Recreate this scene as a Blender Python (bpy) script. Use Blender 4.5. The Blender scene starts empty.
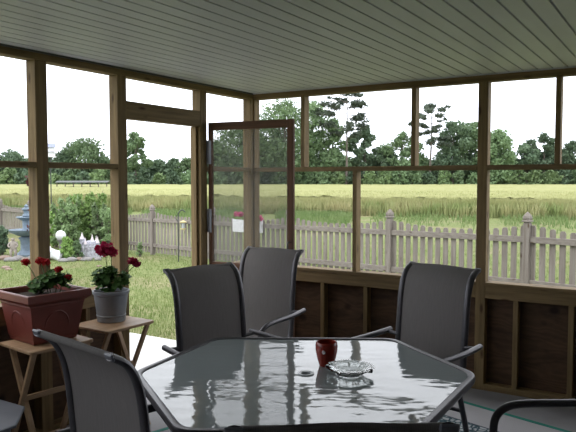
import bpy, math, random
import numpy as np
from mathutils import Vector, Matrix
random.seed(7); rng = np.random.default_rng(7)
S = bpy.context.scene; COL = S.collection
R = math.radians
# ---------------------------------------------------------------- camera
F = 650.0; EYE = 1.64
CAM = Vector((3.49, -5.05, EYE)); YAW = R(31.6)
cd = bpy.data.cameras.new('camera'); cam = bpy.data.objects.new('camera', cd); COL.objects.link(cam)
cd.sensor_fit = 'HORIZONTAL'; cd.sensor_width = 36; cd.lens = 36*F/576; cd.clip_end = 900; cd.clip_start = .05
cam.location = CAM; cam.rotation_euler = (R(90-3.17), 0, YAW); S.camera = cam
FH = Vector((-math.sin(YAW), math.cos(YAW), 0)); RH = Vector((math.cos(YAW), math.sin(YAW), 0))
def W(lat, d, z=0.0):                       # a place given by how far right of / ahead of the viewing spot it stands
    p = CAM + FH*d + RH*lat; return Vector((p.x, p.y, z))
def ground_z(x, y):
    s = (x-CAM.x)*FH.x + (y-CAM.y)*FH.y
    return -.09 - .0217*(min(max(s, 9.4), 18.5)-9.4)
# ---------------------------------------------------------------- materials
def newmat(name):
    m = bpy.data.materials.new(name); m.use_nodes = True
    return m, m.node_tree.nodes, m.node_tree.links, m.node_tree.nodes['Principled BSDF']
def mapping(n, l, scale, coord='Object', rot=(0,0,0)):
    tc = n.new('ShaderNodeTexCoord'); mp = n.new('ShaderNodeMapping')
    mp.inputs['Scale'].default_value = scale; mp.inputs['Rotation'].default_value = rot
    l.new(tc.outputs[coord], mp.inputs['Vector']); return mp.outputs['Vector']
def noise(n, l, vec, scale=5, detail=4, rough=.55):
    t = n.new('ShaderNodeTexNoise'); t.inputs['Scale'].default_value = scale
    t.inputs['Detail'].default_value = detail; t.inputs['Roughness'].default_value = rough
    if vec is not None: l.new(vec, t.inputs['Vector'])
    return t.outputs['Fac']
def ramp(n, l, fac, stops):
    r = n.new('ShaderNodeValToRGB'); e = r.color_ramp.elements
    while len(e) < len(stops): e.new(.5)
    for k, (p, c) in enumerate(stops):
        e[k].position = p; e[k].color = (*c, 1)
    l.new(fac, r.inputs['Fac']); return r.outputs['Color']
def bump(n, l, p, h, strength=.3, dist=.01):
    b = n.new('ShaderNodeBump'); b.inputs['Strength'].default_value = strength; b.inputs['Distance'].default_value = dist
    l.new(h, b.inputs['Height']); l.new(b.outputs['Normal'], p.inputs['Normal'])
def mixc(n, l, fac, a, b, mode='MIX'):
    m = n.new('ShaderNodeMix'); m.data_type = 'RGBA'; m.blend_type = mode
    for s, v in ((m.inputs[0], fac), (m.inputs[6], a), (m.inputs[7], b)):
        if isinstance(v, (int, float)): s.default_value = v
        elif isinstance(v, tuple): s.default_value = (*v, 1)
        else: l.new(v, s)
    return m.outputs[2]
def plain(name, c, rough=.6, metal=0, var=.12, scale=12, bmp=0, spec=.5):
    m, n, l, p = newmat(name)
    v = mapping(n, l, (1,1,1)); f = noise(n, l, v, scale, 5)
    lo = tuple(x*(1-var) for x in c); hi = tuple(min(1, x*(1+var)) for x in c)
    l.new(ramp(n, l, f, [(.3, lo), (.7, hi)]), p.inputs['Base Color'])
    p.inputs['Roughness'].default_value = rough; p.inputs['Metallic'].default_value = metal
    p.inputs['Specular IOR Level'].default_value = spec
    if bmp: bump(n, l, p, f, bmp, .01)
    return m
def wood(name, axis, c1, c2, knots=True, rough=.75):
    m, n, l, p = newmat(name)
    sc = [22, 22, 22]; sc[axis] = 1.3
    v = mapping(n, l, sc); f = noise(n, l, v, 1.6, 6, .6)
    col = ramp(n, l, f, [(.3, c1), (.5, tuple((a+b)/2 for a, b in zip(c1, c2))), (.72, c2)])
    if knots:
        s2 = [9, 9, 9]; s2[axis] = 3
        vo = n.new('ShaderNodeTexVoronoi'); vo.inputs['Scale'].default_value = 1.0
        l.new(mapping(n, l, s2), vo.inputs['Vector'])
        k = ramp(n, l, vo.outputs['Distance'], [(.06, (.35,.25,.18)), (.15, (1,1,1))])
        col = mixc(n, l, 1.0, col, k, 'MULTIPLY')
    v3 = mapping(n, l, (1,1,1)); f3 = noise(n, l, v3, 1.7, 3)
    col = mixc(n, l, .35, col, ramp(n, l, f3, [(.3, (.6,.6,.6)), (.7, (1,1,1))]), 'MULTIPLY')
    l.new(col, p.inputs['Base Color']); p.inputs['Roughness'].default_value = rough
    bump(n, l, p, f, .25, .004)
    return m
PC1, PC2 = (.145,.095,.040), (.30,.205,.092)
PINE = [wood('pressure_treated_pine_'+'xyz'[a], a, PC1, PC2) for a in range(3)]
DOORW = [wood('stained_door_wood_'+'xyz'[a], a, (.085,.038,.020), (.17,.078,.042)) for a in range(3)]
TRAYW = [wood('tray_wood_'+'xyz'[a], a, (.36,.22,.12), (.58,.39,.24), knots=False, rough=.5) for a in range(3)]
FENW = [wood('weathered_fence_wood_'+'xyz'[a], a, (.155,.13,.112), (.285,.255,.232), knots=True, rough=.9) for a in range(3)]
def plywood():
    m, n, l, p = newmat('plywood_sheathing')
    v = mapping(n, l, (1.0, 1.0, 3.2)); f = noise(n, l, v, 3.2, 8, .62)
    w = n.new('ShaderNodeTexWave'); w.wave_type = 'BANDS'; w.bands_direction = 'Z'
    w.inputs['Scale'].default_value = 4; w.inputs['Distortion'].default_value = 22; w.inputs['Detail'].default_value = 3
    l.new(mapping(n, l, (.6,.6,1.6)), w.inputs['Vector'])
    c = mixc(n, l, .28, ramp(n, l, f, [(.35, (.05,.026,.013)), (.7, (.12,.065,.034))]), ramp(n, l, w.outputs['Fac'], [(0, (.065,.035,.017)), (1, (.14,.078,.042))]))
    vo = n.new('ShaderNodeTexVoronoi'); vo.inputs['Scale'].default_value = 3.6; l.new(mapping(n, l, (1,1,1.3)), vo.inputs['Vector'])
    c = mixc(n, l, 1.0, c, ramp(n, l, vo.outputs['Distance'], [(.08, (.3,.25,.2)), (.18, (1,1,1))]), 'MULTIPLY')
    l.new(c, p.inputs['Base Color']); p.inputs['Roughness'].default_value = .8
    return m
PLY = plywood()
VINYL = plain('white_vinyl_soffit', (.59,.61,.67), .45, var=.03, scale=3)
SIDING = plain('pale_siding', (.24,.24,.23), .6, var=.05)
METAL = plain('bronze_grey_powder_coat', (.075,.072,.082), .36, metal=.35, var=.1, scale=30)
CAPM = plain('pale_plastic_end_cap', (.20,.21,.25), .35, var=.05)
HINGE = plain('galvanised_hinge', (.30,.31,.36), .4, metal=.6, var=.1)
TERRA = plain('terracotta_plastic', (.185,.045,.034), .45, var=.14, scale=6)
GREYPOT = plain('grey_plastic_pot', (.25,.275,.31), .45, var=.05)
SOIL = plain('potting_soil', (.035,.022,.015), .95, var=.4, scale=60, bmp=.6)
REDCUP = plain('red_ceramic', (.23,.022,.013), .25, var=.06)
STONE = plain('garden_stone', (.21,.20,.20), .9, var=.25, scale=9, bmp=.4)
BLUESTONE = plain('blue_grey_cast_stone', (.16,.21,.27), .7, var=.2, scale=8)
WHITE = plain('white_painted_ornament', (.78,.78,.82), .5, var=.06)
PALEPINK = plain('pale_painted_stone', (.62,.56,.58), .7, var=.15, scale=20)
STATUE = plain('grey_tan_cast_figure', (.33,.29,.26), .8, var=.2, scale=20)
TANSTONE = plain('brown_garden_stone', (.22,.16,.13), .9, var=.25, scale=9)
IRON = plain('black_iron', (.03,.035,.035), .5)
YEL = plain('yellow_plastic', (.45,.37,.17), .5)
CONC_OUT = plain('pale_concrete', (.50,.50,.49), .85, var=.06, scale=5)
CONC_IN = plain('grey_concrete_floor', (.24,.235,.25), .6, var=.12, scale=4)
SMALLTAB = plain('grey_plastic_table', (.16,.17,.20), .4, var=.15, scale=5)
ROOFM = plain('grey_metal_roofing', (.10,.11,.11), .8)
PLASTIC = plain('clear_grey_plastic', (.42,.45,.47), .3)
def sling():
    m, n, l, p = newmat('woven_sling_fabric')
    w = n.new('ShaderNodeTexWave'); w.inputs['Scale'].default_value = 60; w.bands_direction = 'X'
    l.new(mapping(n, l, (1,1,1)), w.inputs['Vector'])
    f = noise(n, l, mapping(n, l, (40,4,4)), 3, 3)
    c = mixc(n, l, .5, ramp(n, l, w.outputs['Fac'], [(0, (.18,.168,.168)), (1, (.30,.28,.275))]), ramp(n, l, f, [(.3, (.19,.177,.177)), (.7, (.29,.27,.268))]))
    l.new(c, p.inputs['Base Color']); p.inputs['Roughness'].default_value = .75
    tr = n.new('ShaderNodeBsdfTranslucent'); tr.inputs['Color'].default_value = (.33,.31,.31,1)
    mx = n.new('ShaderNodeMixShader'); mx.inputs[0].default_value = .4
    l.new(p.outputs[0], mx.inputs[1]); l.new(tr.outputs[0], mx.inputs[2])
    l.new(mx.outputs[0], n['Material Output'].inputs['Surface'])
    return m
SLING = sling()
def table_glass():
    m, n, l, p = newmat('hammered_table_glass')
    p.inputs['Base Color'].default_value = (.24,.275,.28,1); p.inputs['Roughness'].default_value = .05
    p.inputs['IOR'].default_value = 1.85; p.inputs['Alpha'].default_value = .88
    v = mapping(n, l, (3.0, 6.0, 1), rot=(0,0,.5)); f = noise(n, l, v, 1.5, 2.0, .45)
    b = n.new('ShaderNodeBump'); b.inputs['Strength'].default_value = .17; b.inputs['Distance'].default_value = .02
    l.new(f, b.inputs['Height']); l.new(b.outputs['Normal'], p.inputs['Normal'])
    return m
TGLASS = table_glass()
def clear_glass():
    m, n, l, p = newmat('cut_clear_glass')
    p.inputs['Base Color'].default_value = (.93,.97,.96,1); p.inputs['Roughness'].default_value = .03
    p.inputs['IOR'].default_value = 1.48; p.inputs['Transmission Weight'].default_value = 1
    return m
CGLASS = clear_glass()
def screen(name, dens, c):
    m, n, l, p = newmat(name)
    v = mapping(n, l, (1,1,1)); f = noise(n, l, v, 300, 1)
    mr = n.new('ShaderNodeMapRange'); mr.inputs['To Min'].default_value = dens*.8; mr.inputs['To Max'].default_value = dens*1.2
    l.new(f, mr.inputs['Value']); l.new(mr.outputs[0], p.inputs['Alpha'])
    p.inputs['Base Color'].default_value = (*c, 1); p.inputs['Roughness'].default_value = .8
    return m
SCR_DOOR = screen('door_insect_screen', .25, (.20,.21,.21)); SCR_WIN = screen('window_insect_screen', .045, (.12,.12,.12))
def leafmat(name, c1, c2, trans=.3, scale=.35, spec=.25):
    m, n, l, p = newmat(name)
    oi = n.new('ShaderNodeObjectInfo')
    f = noise(n, l, mapping(n, l, (1,1,1)), scale, 3)
    c = ramp(n, l, f, [(.3, c1), (.7, c2)])
    hv = n.new('ShaderNodeHueSaturation'); l.new(c, hv.inputs['Color'])
    mr = n.new('ShaderNodeMapRange'); mr.inputs['To Min'].default_value = .75; mr.inputs['To Max'].default_value = 1.25
    l.new(oi.outputs['Random'], mr.inputs['Value']); l.new(mr.outputs[0], hv.inputs['Value'])
    l.new(hv.outputs[0], p.inputs['Base Color']); p.inputs['Roughness'].default_value = .6; p.inputs['Specular IOR Level'].default_value = spec
    tr = n.new('ShaderNodeBsdfTranslucent'); l.new(hv.outputs[0], tr.inputs['Color'])
    mx = n.new('ShaderNodeMixShader'); mx.inputs[0].default_value = trans
    l.new(p.outputs[0], mx.inputs[1]); l.new(tr.outputs[0], mx.inputs[2])
    l.new(mx.outputs[0], n['Material Output'].inputs['Surface'])
    return m
LF_DARK = leafmat('dark_green_leaves', (.095,.15,.095), (.15,.215,.125))
LF_MID = leafmat('mid_green_leaves', (.125,.195,.10), (.195,.28,.14))
LF_LIGHT = leafmat('light_green_leaves', (.165,.24,.115), (.235,.33,.15))
LF_PINE = leafmat('pine_needles', (.075,.10,.075), (.115,.145,.105))
LF_SHRUB = leafmat('shrub_leaves', (.17,.29,.08), (.30,.44,.14), scale=2)
LF_GER = leafmat('geranium_leaves', (.05,.12,.03), (.11,.22,.06), scale=9, trans=.2)
LF_PURP = leafmat('purple_leaves', (.06,.02,.025), (.12,.04,.04), scale=3)
PETAL_RED = leafmat('scarlet_petals', (.42,.012,.02), (.65,.03,.04), scale=30, trans=.2)
PETAL_MAG = leafmat('crimson_petals', (.30,.006,.04), (.48,.02,.09), scale=30, trans=.2)
PETAL_PINK = leafmat('pink_petals', (.55,.06,.20), (.75,.15,.32), scale=10)
BARK = plain('grey_brown_bark', (.13,.11,.095), .9, var=.25, scale=3)
STEM = plain('green_stem', (.10,.17,.05), .6)
WHEAT = leafmat('ripening_wheat', (.20,.225,.085), (.32,.31,.15), scale=.12, trans=.35)
WHEATG = leafmat('green_wheat_stalks', (.19,.28,.09), (.46,.42,.23), scale=.55, trans=.35)
GRASSB = leafmat('lawn_blades', (.13,.19,.055), (.21,.245,.095), scale=.9, trans=.35)
WEEDS = leafmat('rough_weeds', (.11,.18,.055), (.19,.25,.10), scale=.5, trans=.35)
def lawnmat():
    m, n, l, p = newmat('lawn_ground')
    v = mapping(n, l, (1,1,1))
    f1 = noise(n, l, v, .55, 5, .6); f2 = noise(n, l, v, 9, 6, .7)
    a = ramp(n, l, f2, [(.3, (.09,.13,.042)), (.5, (.15,.18,.068)), (.72, (.24,.235,.12))])
    b = ramp(n, l, f2, [(.3, (.15,.145,.07)), (.7, (.28,.25,.15))])
    k = ramp(n, l, f1, [(.5, (0,0,0)), (.68, (1,1,1))])
    l.new(mixc(n, l, k, a, b), p.inputs['Base Color']); p.inputs['Roughness'].default_value = .95
    p.inputs['Specular IOR Level'].default_value = .1
    bump(n, l, p, f2, .6, .03); return m
LAWN = lawnmat()
def fieldmat():
    m, n, l, p = newmat('wheat_field_top')
    v = mapping(n, l, (.25, 1.6, 1), rot=(0,0,-YAW)); f = noise(n, l, v, .35, 6, .65)
    v2 = mapping(n, l, (1,1,1)); f2 = noise(n, l, v2, 4, 4, .7)
    c = mixc(n, l, .35, ramp(n, l, f, [(.3, (.21,.225,.09)), (.55, (.275,.28,.125)), (.75, (.34,.325,.165))]), ramp(n, l, f2, [(.35, (.21,.23,.085)), (.65, (.38,.37,.18))]))
    l.new(c, p.inputs['Base Color']); p.inputs['Roughness'].default_value = .95; p.inputs['Specular IOR Level'].default_value = .1
    return m
FIELD = fieldmat()
def rugmat():
    m, n, l, p = newmat('woven_outdoor_rug')
    tc = n.new('ShaderNodeTexCoord'); sx = n.new('ShaderNodeSeparateXYZ'); l.new(tc.outputs['Object'], sx.inputs[0])
    def math_(op, a, b=None):
        q = n.new('ShaderNodeMath'); q.operation = op
        for i, x in enumerate((a, b)):
            if x is None: continue
            if isinstance(x, (int, float)): q.inputs[i].default_value = x
            else: l.new(x, q.inputs[i])
        return q.outputs[0]
    hx, hy = RUGX/2, RUGY/2
    ex = math_('SUBTRACT', hx, math_('ABSOLUTE', sx.outputs['X'])); ey = math_('SUBTRACT', hy, math_('ABSOLUTE', sx.outputs['Y']))
    e = math_('MINIMUM', ex, ey)                                   # distance in from the hem
    field = math_('GREATER_THAN', e, .36)
    line = math_('MULTIPLY', math_('GREATER_THAN', e, .345), math_('LESS_THAN', e, .36))
    vx = n.new('ShaderNodeTexVoronoi'); vx.feature = 'DISTANCE_TO_EDGE'; vx.inputs['Scale'].default_value = 22
    l.new(mapping(n, l, (1,1,1)), vx.inputs['Vector'])
    pat = ramp(n, l, vx.outputs['Distance'], [(.08, (.02,.06,.08)), (.16, (.42,.45,.47))])
    wv = n.new('ShaderNodeTexWave'); wv.inputs['Scale'].default_value = 30; l.new(mapping(n, l, (1,1,1)), wv.inputs['Vector'])
    pale = ramp(n, l, wv.outputs['Fac'], [(0, (.36,.35,.38)), (1, (.45,.44,.46))])
    c = mixc(n, l, field, pale, pat); c = mixc(n, l, line, c, (.03,.05,.07))
    l.new(c, p.inputs['Base Color']); p.inputs['Roughness'].default_value = .85
    return m
RUGX, RUGY = 2.75, 3.7
RUG = rugmat(); TEAL = plain('teal_binding', (.008,.20,.155), .8)
# ---------------------------------------------------------------- mesh builder
class MB:
    def __init__(s): s.v = []; s.f = []; s.sm = []
    def add(s, vs, fs, smooth=False):
        o = len(s.v); s.v += [tuple(x) for x in vs]; s.f += [tuple(i+o for i in f) for f in fs]; s.sm += [smooth]*len(fs); return s
    def box(s, c, d, rot=None, bev=0.0):
        x, y, z = (k/2 for k in d); b = min(bev, x*.9, y*.9, z*.9) if bev else 0
        c = Vector(c)
        if b:
            vs = []; 
            for sx in (-1,1):
                for sy in (-1,1):
                    for sz in (-1,1):
                        vs += [Vector((sx*x, sy*(y-b), sz*(z-b))), Vector((sx*(x-b), sy*y, sz*(z-b))), Vector((sx*(x-b), sy*(y-b), sz*z))]
            ix = lambda a, bb, cc, k: ((a*2+bb)*2+cc)*3+k
            fs = []
            for a in (0,1):
                q = [ix(a,0,0,0), ix(a,1,0,0), ix(a,1,1,0), ix(a,0,1,0)]; fs.append(q if a else q[::-1])
                q = [ix(0,a,0,1), ix(0,a,1,1), ix(1,a,1,1), ix(1,a,0,1)]; fs.append(q if a else q[::-1])
                q = [ix(0,0,a,2), ix(1,0,a,2), ix(1,1,a,2), ix(0,1,a,2)]; fs.append(q if a else q[::-1])
            for a in (0,1):
                for bb in (0,1):
                    fs.append([ix(a,bb,0,0), ix(a,bb,1,0), ix(a,bb,1,1), ix(a,bb,0,1)])
                    fs.append([ix(a,0,bb,0), ix(a,1,bb,0), ix(a,1,bb,2), ix(a,0,bb,2)])
                    fs.append([ix(0,a,bb,1), ix(1,a,bb,1), ix(1,a,bb,2), ix(0,a,bb,2)])
                    for cc in (0,1): fs.append([ix(a,bb,cc,0), ix(a,bb,cc,1), ix(a,bb,cc,2)])
        else:
            vs = [Vector((a, bb, cc)) for a in (-x,x) for bb in (-y,y) for cc in (-z,z)]
            fs = [(0,1,3,2),(4,6,7,5),(0,4,5,1),(2,3,7,6),(0,2,6,4),(1,5,7,3)]
        if rot is not None: vs = [rot @ v for v in vs]
        return s.add([v+c for v in vs], fs)
    def beam(s, p0, p1, w, h, up=(0,0,1), bev=.002):
        p0, p1 = Vector(p0), Vector(p1); y = (p1-p0); L = y.length; y.normalize()
        x = y.cross(Vector(up))
        if x.length < 1e-4: x = Vector((1,0,0))
        x.normalize(); z = x.cross(y)
        rot = Matrix((x, y, z)).transposed()
        return s.box((p0+p1)/2, (w, L, h), rot, bev)
    def tube(s, pts, r, seg=10, caps=True, flat=None):
        pts = [Vector(p) for p in pts]; n = len(pts)
        rs = r if isinstance(r, (list, tuple)) else [r]*n
        t0 = (pts[1]-pts[0]).normalized(); ref = Vector((1,0,0)) if abs(t0.x) < .9 else Vector((0,1,0))
        nx = (ref - t0*ref.dot(t0)).normalized(); vs = []
        for i, p in enumerate(pts):
            t = (pts[min(i+1, n-1)]-pts[max(i-1, 0)]).normalized()
            nx = (nx - t*nx.dot(t)).normalized(); ny = t.cross(nx)
            for k in range(seg):
                a = 2*math.pi*k/seg; fl = flat or 1
                vs.append(p + nx*math.cos(a)*rs[i] + ny*math.sin(a)*rs[i]*fl)
        fs = [(i*seg+k, i*seg+(k+1)%seg, (i+1)*seg+(k+1)%seg, (i+1)*seg+k) for i in range(n-1) for k in range(seg)]
        if caps: fs += [tuple(range(seg-1, -1, -1)), tuple((n-1)*seg+k for k in range(seg))]
        return s.add(vs, fs, True)
    def lathe(s, prof, c=(0,0,0), seg=32, sq=None):
        vs = []
        for r, z in prof:
            for k in range(seg):
                a = 2*math.pi*k/seg; vs.append((c[0]+r*math.cos(a), c[1]+r*math.sin(a), c[2]+z))
        n = len(prof)
        fs = [(i*seg+k, i*seg+(k+1)%seg, (i+1)*seg+(k+1)%seg, (i+1)*seg+k) for i in range(n-1) for k in range(seg)]
        if prof[0][0] > 0: fs.append(tuple(range(seg-1, -1, -1)))
        if prof[-1][0] > 0: fs.append(tuple((n-1)*seg+k for k in range(seg)))
        return s.add(vs, fs, True)
    def ball(s, c, r, seg=14, rings=8, jit=0):
        vs = []; rr = r if isinstance(r, (tuple, list)) else (r, r, r)
        for i in range(1, rings):
            ph = math.pi*i/rings
            for k in range(seg):
                a = 2*math.pi*k/seg; j = 1+random.uniform(-jit, jit)
                vs.append((c[0]+rr[0]*j*math.sin(ph)*math.cos(a), c[1]+rr[1]*j*math.sin(ph)*math.sin(a), c[2]+rr[2]*j*math.cos(ph)))
        vs += [(c[0], c[1], c[2]+rr[2]), (c[0], c[1], c[2]-rr[2])]; T, B = len(vs)-2, len(vs)-1
        fs = [((i)*seg+k, (i+1)*seg+k, (i+1)*seg+(k+1)%seg, i*seg+(k+1)%seg) for i in range(rings-2) for k in range(seg)]
        fs += [(T, k, (k+1)%seg) for k in range(seg)] + [(B, (rings-2)*seg+(k+1)%seg, (rings-2)*seg+k) for k in range(seg)]
        return s.add(vs, fs, True)
    def loft(s, rings, closed=True, caps=True, smooth=False):
        n = len(rings); k = len(rings[0]); vs = [v for r in rings for v in r]
        m = k if closed else k-1
        fs = [(i*k+j, i*k+(j+1)%k, (i+1)*k+(j+1)%k, (i+1)*k+j) for i in range(n-1) for j in range(m)]
        if caps: fs += [tuple(range(k-1, -1, -1)), tuple((n-1)*k+j for j in range(k))]
        return s.add(vs, fs, smooth)
    def build(s, name, mat, parent=None, fix=True):
        me = bpy.data.meshes.new(name); me.from_pydata(s.v, [], s.f)
        me.polygons.foreach_set('use_smooth', s.sm); me.materials.append(mat)
        if fix and len(s.f) < 30000:
            import bmesh
            b = bmesh.new(); b.from_mesh(me); bmesh.ops.recalc_face_normals(b, faces=b.faces); b.to_mesh(me); b.free()
        if any(s.sm):
            try: me.set_sharp_from_angle(angle=R(40))
            except Exception: pass
        me.update(); o = bpy.data.objects.new(name, me); COL.objects.link(o)
        if parent is not None: o.parent = parent
        return o
def npmesh(name, V, Fq, mat, parent=None):
    me = bpy.data.meshes.new(name); V = np.asarray(V, np.float32); Fq = np.asarray(Fq, np.int32); k = Fq.shape[1]
    me.vertices.add(len(V)); me.vertices.foreach_set('co', V.ravel())
    me.loops.add(Fq.size); me.loops.foreach_set('vertex_index', Fq.ravel())
    me.polygons.add(len(Fq)); me.polygons.foreach_set('loop_start', np.arange(0, Fq.size, k, dtype=np.int32))
    me.update(calc_edges=True); me.validate(); me.materials.append(mat)
    o = bpy.data.objects.new(name, me); COL.objects.link(o)
    if parent is not None: o.parent = parent
    return o
def tag(o, label=None, cat=None, group=None, kind=None):
    if label: o['label'] = label
    if cat: o['category'] = cat
    if group: o['group'] = group
    if kind: o['kind'] = kind
    return o
def thing(name, loc, rz=0, label=None, cat=None, group=None, kind=None):
    o = bpy.data.objects.new(name, None); COL.objects.link(o); o.empty_display_size = .1
    o.location = loc; o.rotation_euler = (0, 0, rz)
    return tag(o, label, cat, group, kind)
def kids(o): return [c for c in bpy.data.objects if c.parent == o]
def copy_tree(o, parent=None):
    c = o.copy(); COL.objects.link(c)
    if parent is not None: c.parent = parent
    for ch in kids(o): copy_tree(ch, c)
    return c
def smooth_path(pts, sub=6):
    P = [Vector(p) for p in pts]; out = []
    for i in range(len(P)-1):
        a, b, c, d = P[max(i-1,0)], P[i], P[i+1], P[min(i+2, len(P)-1)]
        for k in range(sub):
            t = k/sub
            out.append(.5*((2*b)+(c-a)*t+(2*a-5*b+4*c-d)*t*t+(3*b-a-3*c+d)*t**3))
    out.append(P[-1]); return out
# ================================================================ SETTING
CEIL = 2.445; XR = 5.6; YB = -6.7; SILL = .85; MID = 1.755; HB = 2.39; T = .089
fl = MB().box(((XR-.0)/2-.02, YB/2, -.06), (XR+.22, -YB+.2, .12)).build('floor', CONC_IN); tag(fl, kind='structure')
# ceiling: one soffit skin with real grooves running away from the viewer
prof = []; x = -.0
while x < XR:
    prof += [(x, CEIL), (x+.089, CEIL), (x+.091, CEIL+.016), (x+.100, CEIL+.016)]; x += .1015
up = [(prof[-1][0], CEIL+.05), (0, CEIL+.05)]
pr = prof+up
MB().loft([[(a, YB, z) for a, z in pr], [(a, -.012, z) for a, z in pr]]).build('ceiling', VINYL)['kind'] = 'structure'
tag(MB().box((XR/2, -.006, CEIL-.001), (XR, .012, .012), bev=.002).build('trim_1', VINYL), kind='structure')
tag(MB().box((.006, YB/2, CEIL-.003), (.012, -YB-.03, .018), bev=.002).build('trim_2', plain('dark_channel', (.10,.10,.10), .6)), kind='structure')
roof = tag(MB().box((XR/2, YB/2, CEIL+.12), (XR+.5, -YB+.5, .1)).build('trim_3', plain('roof_deck', (.3,.3,.3), .8)), kind='structure')
def wall(name): return tag(thing(name, (0,0,0)), kind='structure')
def stick(w, name, p0, p1, a, b, mats=PINE):      # axis aligned lumber between two corners
    d = [abs(q-p) for p, q in zip(p0, p1)]; ax = d.index(max(d))
    return MB().box([(p+q)/2 for p, q in zip(p0, p1)], d, bev=.003).build(name, mats[ax], w)
# left wall (x from -T to 0), with the doorway
wl = wall('wall_left')
stick(wl, 'header', (-T, YB, HB), (0, 0, CEIL+.06), 0, 0)
posts_l = [(-.04, 0), (-.775, -.690), (-1.70, -1.612), (-2.388, -2.300), (-3.35, -3.262), (-4.35, -4.262), (-5.35, -5.262), (-6.35, -6.262)]
for a, b in posts_l: stick(wl, 'post', (-T, a, 0), (0, b, HB), 0, 0)
stick(wl, 'door_header', (-T+.01, -1.612, 2.087), (-.002, -.775, 2.215), 0, 0)
stick(wl, 'door_jamb', (-T, -.8, 0), (-.03, -.776, 2.086), 0, 0)
for (a0, a1), (b0, b1) in zip(posts_l[:-1], posts_l[1:]):
    y1, y0 = a0, b1                                # bay from y0 (near) to y1 (far)
    if b1 < -1.0 and a0 > -1.0: continue           # doorway
    stick(wl, 'mid_rail', (-T, y0, MID-.038), (-.002, y1, MID), 0, 0)
    stick(wl, 'sill', (-T-.02, y0, SILL), (-.001, y1, SILL+.03), 0, 0)
    stick(wl, 'apron', (-.04, y0, SILL-.09), (0-.001, y1, SILL), 0, 0)
    stick(wl, 'bottom_plate', (-T, y0, 0), (-.001, y1, .038), 0, 0)
    if y1-y0 > .5:
        ym = (y0+y1)/2; stick(wl, 'stud', (-T+.012, ym-.019, .038), (-.001, ym+.019, SILL-.09), 0, 0)
    MB().box((-T+.005, (y0+y1)/2, (SILL+.038)/2), (.011, y1-y0, SILL-.04)).build('sheathing_panel', PLY, wl)
# back wall (y from 0 to T)
wb = wall('wall_back')
stick(wb, 'header', (-T, .001, HB), (XR, T, CEIL+.06), 0, 0)
stick(wb, 'mid_rail', (.012, 0, MID-.038), (2.097, T, MID), 0, 0)
stick(wb, 'mid_rail', (2.175, 0, MID-.038), (4.25, T, MID), 0, 0); stick(wb, 'mid_rail', (4.33, 0, MID-.038), (XR, T, MID), 0, 0)
for x0, x1 in ((-T, .012), (2.098, 2.174), (4.251, 4.329)):
    stick(wb, 'post', (x0, .0005, 0), (x1, T, HB), 0, 0)
for x0 in (.515, 1.557, 2.655, 3.70, 4.9): stick(wb, 'mullion', (x0, .001, MID), (x0+.038, T, HB), 0, 0)
for x0 in (1.033, 3.22, 4.9): stick(wb, 'mullion', (x0, .001, SILL), (x0+.038, T, MID-.038), 0, 0)
for x0, x1 in ((.012, 2.098), (2.174, 4.251), (4.329, XR)):
    stick(wb, 'sill', (x0, -.012, SILL-.03), (x1, T+.02, SILL), 0, 0)
    stick(wb, 'apron', (x0, 0, SILL-.125), (x1, .038, SILL-.03), 0, 0)
    stick(wb, 'bottom_plate', (x0, 0, 0), (x1, T-.002, .05), 0, 0)
    MB().box(((x0+x1)/2, T-.006, (SILL-.03)/2), (x1-x0, .012, SILL-.04)).build('sheathing_panel', PLY, wb)
for x0 in (.34, .722, 1.141, 1.62, 2.385, 2.775, 3.2, 3.62, 4.6, 5.05):
    stick(wb, 'stud', (x0, .001, .05), (x0+.038, T-.012, SILL-.125), 0, 0)
# right wall closed to darken the porch; house wall behind the viewing spot
wr = wall('wall_right')
stick(wr, 'header', (XR, YB, HB), (XR+T, T, CEIL+.06), 0, 0)
for y0 in (-.0, -1.3, -2.6, -3.9, -5.2, -6.55): stick(wr, 'post', (XR, y0-.04, 0), (XR+T, y0+.04, HB), 0, 0)
MB().box((XR+T-.006, YB/2, HB/2), (.012, -YB, HB)).build('sheathing_panel', PLY, wr)  # unseen full-height panel added to block light from the right
wh = MB()
for k in range(17): wh.loft([[(xx, YB, k*.152), (xx, YB+.018, k*.152), (xx, YB+.004, k*.152+.152), (xx, YB, k*.152+.152)] for xx in (-T, XR+T)])
wh.box((XR/2, YB-.06, 1.25), (XR+.3, .12, 2.7))
tag(wh.build('wall_house', SIDING), kind='structure')
# insect screens in the openings (seen only as a faint greying)
wn = 0
def screen_panel(p0, p1):
    global wn; wn += 1
    d = [max(abs(q-p), .0015) for p, q in zip(p0, p1)]
    tag(MB().box([(p+q)/2 for p, q in zip(p0, p1)], d).build('window_%d' % wn, SCR_WIN), kind='structure')
xs_up = [.012, .515, 1.557, 2.098]; 
for a, b in ((.012,.515), (.553,1.557), (1.595,2.098), (2.174,2.655), (2.693,3.70)): screen_panel((a, .06, MID), (b, .06, HB))
for a, b in ((.012,1.033), (1.071,2.098), (2.174,3.22)): screen_panel((a, .06, SILL), (b, .06, MID-.038))
for a, b in ((-.69,-.04), (-2.30,-1.70), (-3.262,-2.388)):
    screen_panel((-.06, a, MID), (-.06, b, HB)); screen_panel((-.06, a, SILL+.03), (-.06, b, MID-.038))
screen_panel((-.06, -1.612, 2.215), (-.06, -.775, HB))
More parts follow.
